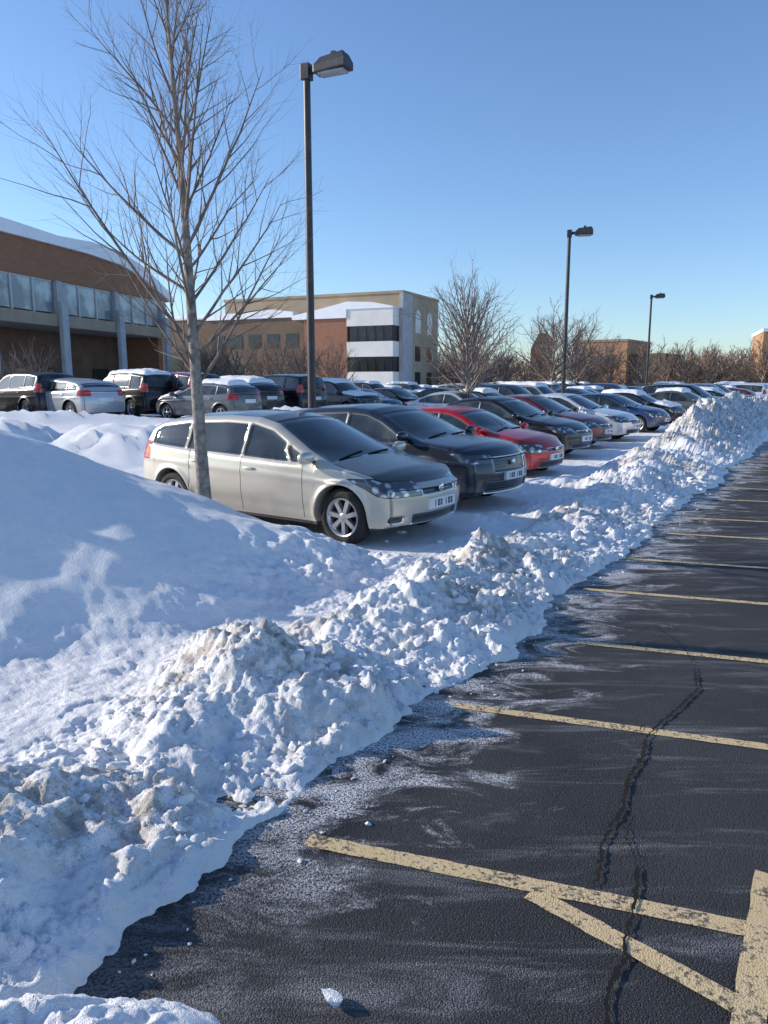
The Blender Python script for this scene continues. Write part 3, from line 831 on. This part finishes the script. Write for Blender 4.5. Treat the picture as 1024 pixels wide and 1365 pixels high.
BRK=brick_mat('red_brick',(.36,.16,.10),(.29,.125,.075),(.30,.18,.12))
TAN=simple_mat('tan_stucco',(.40,.31,.21),.9,0,.1,.5)
ORB=brick_mat('orange_brick',(.50,.28,.14),(.42,.22,.11),(.4,.28,.18))
WPAN=simple_mat('white_panel',(.74,.72,.68),.7,0,.06,.6)
CONC=simple_mat('concrete',(.40,.40,.41),.8,0,.1,1.5)
BEAM=simple_mat('beam_tan',(.33,.26,.19),.8,0,.1,1)
WGL,nt,b=new_mat('window_glass'); N=NT(nt); co=N.coord()
nt.links.new(N.mix(N.ramp(N.noise(.8,3,.5,co),.4,.65),(.20,.23,.24),(.50,.54,.54)),b.inputs['Base Color']); b.inputs['Roughness'].default_value=.12
DGL=simple_mat('dark_glass',(.03,.035,.04),.1,0,.3,.5)
FRAME=simple_mat('window_frame',(.50,.50,.50),.6,0,.05)
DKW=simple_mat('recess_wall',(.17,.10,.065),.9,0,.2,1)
e=empty('brick_building',(-18.5,38,.0),math.atan2(.97,.242))
x0=-5.2
roof=[(x0,8.9),(6.5,8.9),(9.8,8.75),(11.8,8.35),(13.6,7.75),(15.5,7.12)]
prism('upper_wall',[(x0,7.1),(15.5,7.1)]+roof[::-1],0,14,BRN,e)
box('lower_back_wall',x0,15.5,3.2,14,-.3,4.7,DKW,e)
box('side_end_wall',14.9,15.5,.6,3.2,-.3,4.7,BRN,e)
box('beam',x0,15.5,-.12,3.2,4.7,5.32,BEAM,e)
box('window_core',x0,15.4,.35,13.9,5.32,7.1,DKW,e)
cols=[14.6-5.35*i for i in range(4)]
for i,cx_ in enumerate(cols):
    box('column_%d'%i,cx_-.27,cx_+.27,-.40,-.125,-.3,6.0,CONC,e,.04)
    box('column_back_%d'%i,cx_-.22,cx_+.22,-.12,.34,5.33,7.09,CONC,e)
    w=(5.35-.54)/3
    for k in range(3):
        p0=cx_-.27-w*(k+1)
        if p0<x0+.1: continue
        box('glass_%d_%d'%(i,k),p0+.08,p0+w-.08,.12,.16,5.42,7.0,WGL,e)
        box('mullion_%d_%d'%(i,k),p0-.05,p0+.07,.05,.34,5.33,7.09,FRAME,e)
        box('head_%d_%d'%(i,k),p0+.08,p0+w-.08,.08,.3,7.0,7.09,FRAME,e)
        if k==1: box('door_%d'%i,p0,p0+w,3.1,3.19,0,2.6,DGL,e)
top=[(x0-.2,8.903),(6.5,8.903),(9.8,8.753),(11.8,8.353),(13.6,7.753),(15.7,7.123)]
up=[(16.0,7.2),(15.4,7.7),(13.8,8.4),(12.0,9.05),(10.0,9.5),(7,9.6),(4,9.42),(0,9.55),(-3,9.48),(x0-.2,9.4)]
prism('roof_snow',top+up,-.22,14.2,RSNOW,e)
DBR=simple_mat('dark_brown',(.16,.108,.075),.9,0,.15,.6)
e=empty('office_building',(1.8,75,0),R(-25))
box('main_block',-21,0,0,9.6,-.3,10.2,TAN,e)
box('parapet',-21.1,.1,-.1,9.7,10.2,10.45,TAN,e)
box('white_lower',-5.3,-.3,-1.6,-.01,-.3,2.7,WPAN,e)
box('white_mid',-5.3,-.3,-1.6,-.01,4.15,5.6,WPAN,e)
box('white_top',-5.3,-.3,-1.6,-.01,7.1,8.7,WPAN,e)
box('window_strip_1',-5.2,-.4,-1.25,-.01,2.7,4.15,DGL,e)
box('window_strip_2',-5.2,-.4,-1.25,-.01,5.6,7.1,DGL,e)
for k in range(6):
    xx=-5.2+k*.93
    box('strip_mullion_a%d'%k,xx,xx+.04,-1.32,-1.26,2.71,4.14,METALD,e)
    box('strip_mullion_b%d'%k,xx,xx+.04,-1.32,-1.26,5.61,7.09,METALD,e)
box('brick_wing',-10.2,-5.31,-1.5,-.01,-.3,7.9,BRK,e)
box('brown_wing',-22.5,-10.21,-1.2,-.02,-.3,8.2,DBR,e)
prism('brown_wing_snow',[(-22.7,8.21),(-11.6,8.21),(-11.6,8.75),(-14,9.05),(-18,8.8),(-22.7,8.9)],-1.4,-.03,RSNOW,e)
prism('roof_snow',[(-11.5,7.91),(-5.31,7.91),(-5.3,8.71),(-.25,8.71),(-.25,8.85),(-2.5,9.3),(-5.2,9.45),(-8,8.9),(-11.5,8.3)],-1.7,-.03,RSNOW,e)
for k in range(5):
    for z in (2.2,5.2): box('brown_window_%d_%d'%(k,int(z)),-21.8+2.3*k,-20.3+2.3*k,-1.24,-1.195,z,z+1.4,DGL,e)
box('corner_pier',-.28,.14,-.14,2.2,-.3,10.19,CONC,e)
for i,yy in enumerate((3.2,6.4)):
    V=[(.03,yy,6.6),(.03,yy+1.4,6.6)]+[(.03,yy+.7+.7*math.cos(t),8.2+.7*math.sin(t)) for t in np.linspace(0,math.pi,10)]
    mesh_obj('arched_window_%d'%i,V,[tuple(range(len(V)))],WPAN,parent=e)
    for z in(1.2,3.8): box('side_window_%d_%d'%(i,int(z)),.002,.03,yy,yy+1.4,z,z+1.5,DGL,e)
box('low_wing',-48,-22.55,1.5,9.5,-.3,8.6,DBR,e)
box('low_wing_snow',-48.2,-22.5,1.3,9.4,8.62,9.1,RSNOW,e,.15)
for k in range(6):
    box('low_window_%d'%k,-46+k*3.9,-44+k*3.9,1.46,1.51,3.0,5.0,DGL,e)
e=empty('brick_house',(25.2,100,0),R(-35))
box('walls',0,6.5,0,10,-.3,6.7,ORB,e); box('walls_low',6.51,11,1,9,-.3,5.2,DBR,e); box('roof_edge',-.1,6.6,-.1,10.1,6.7,7.0,BEAM,e)
for k in range(2): box('window_%d'%k,1+2.8*k,2.4+2.8*k,-.04,.02,3.5,5,DGL,e)
box('side_window',-.03,.01,3,5,3.5,5,DGL,e)
e=empty('brick_house',(17.6,92,0),R(-20))
prism('chimney_block',[(0,-.3),(2.4,-.3),(2.4,6.6),(1.7,7.4),(.9,7.4),(0,5.6)],0,3,DKW,e); box('window_a',.5,1.2,-.04,.01,3,4.2,DGL,e)
e=empty('brick_house',(45.4,92,0),R(-20))
box('walls',0,14,0,12,-.3,7.6,ORB,e); box('roof_edge',-.1,14.1,-.1,12.1,7.6,8.0,RSNOW,e); box('window_a',1,2.4,-.04,.02,3,5,DGL,e)
# ------------------------------------------------------------ sun, sky, camera
EL=21; az=np.array([-.975,.22])
sd=Vector((az[0]*math.cos(R(EL)),az[1]*math.cos(R(EL)),math.sin(R(EL))))
L=bpy.data.lights.new('sun','SUN'); L.energy=5.0; L.angle=R(.5); L.color=(1,.905,.78)
so=link(bpy.data.objects.new('sun',L)); so.rotation_euler=sd.to_track_quat('Z','Y').to_euler()
w=bpy.data.worlds.new('World'); scene.world=w; w.use_nodes=True; nt=w.node_tree; nt.nodes.clear()
o=nt.nodes.new('ShaderNodeOutputWorld'); bg=nt.nodes.new('ShaderNodeBackground'); sk=nt.nodes.new('ShaderNodeTexSky')
sk.sky_type='NISHITA'; sk.sun_disc=False; sk.sun_elevation=R(EL); sk.sun_rotation=math.atan2(az[0],az[1])%(2*math.pi)
sk.air_density=1.0; sk.dust_density=.4; sk.ozone_density=2.6; sk.altitude=100
mx=nt.nodes.new('ShaderNodeMix'); mx.data_type='RGBA'; mx.blend_type='MULTIPLY'; mx.inputs[0].default_value=1
mx.inputs[7].default_value=(1.08,1.22,1.42,1)
bg.inputs[1].default_value=.14
nt.links.new(sk.outputs[0],mx.inputs[6]); nt.links.new(mx.outputs[2],bg.inputs[0]); nt.links.new(bg.outputs[0],o.inputs[0])
cam=bpy.data.cameras.new('camera'); cam.sensor_fit='VERTICAL'; cam.sensor_height=36; cam.lens=36*1000/1365; cam.clip_end=3000; cam.clip_start=.05
co_=link(bpy.data.objects.new('camera',cam)); co_.location=(0,0,1.8); co_.rotation_euler=(R(80.1),0,0)
scene.camera=co_
scene.view_settings.view_transform='Standard'; scene.view_settings.look='None'; scene.view_settings.exposure=0
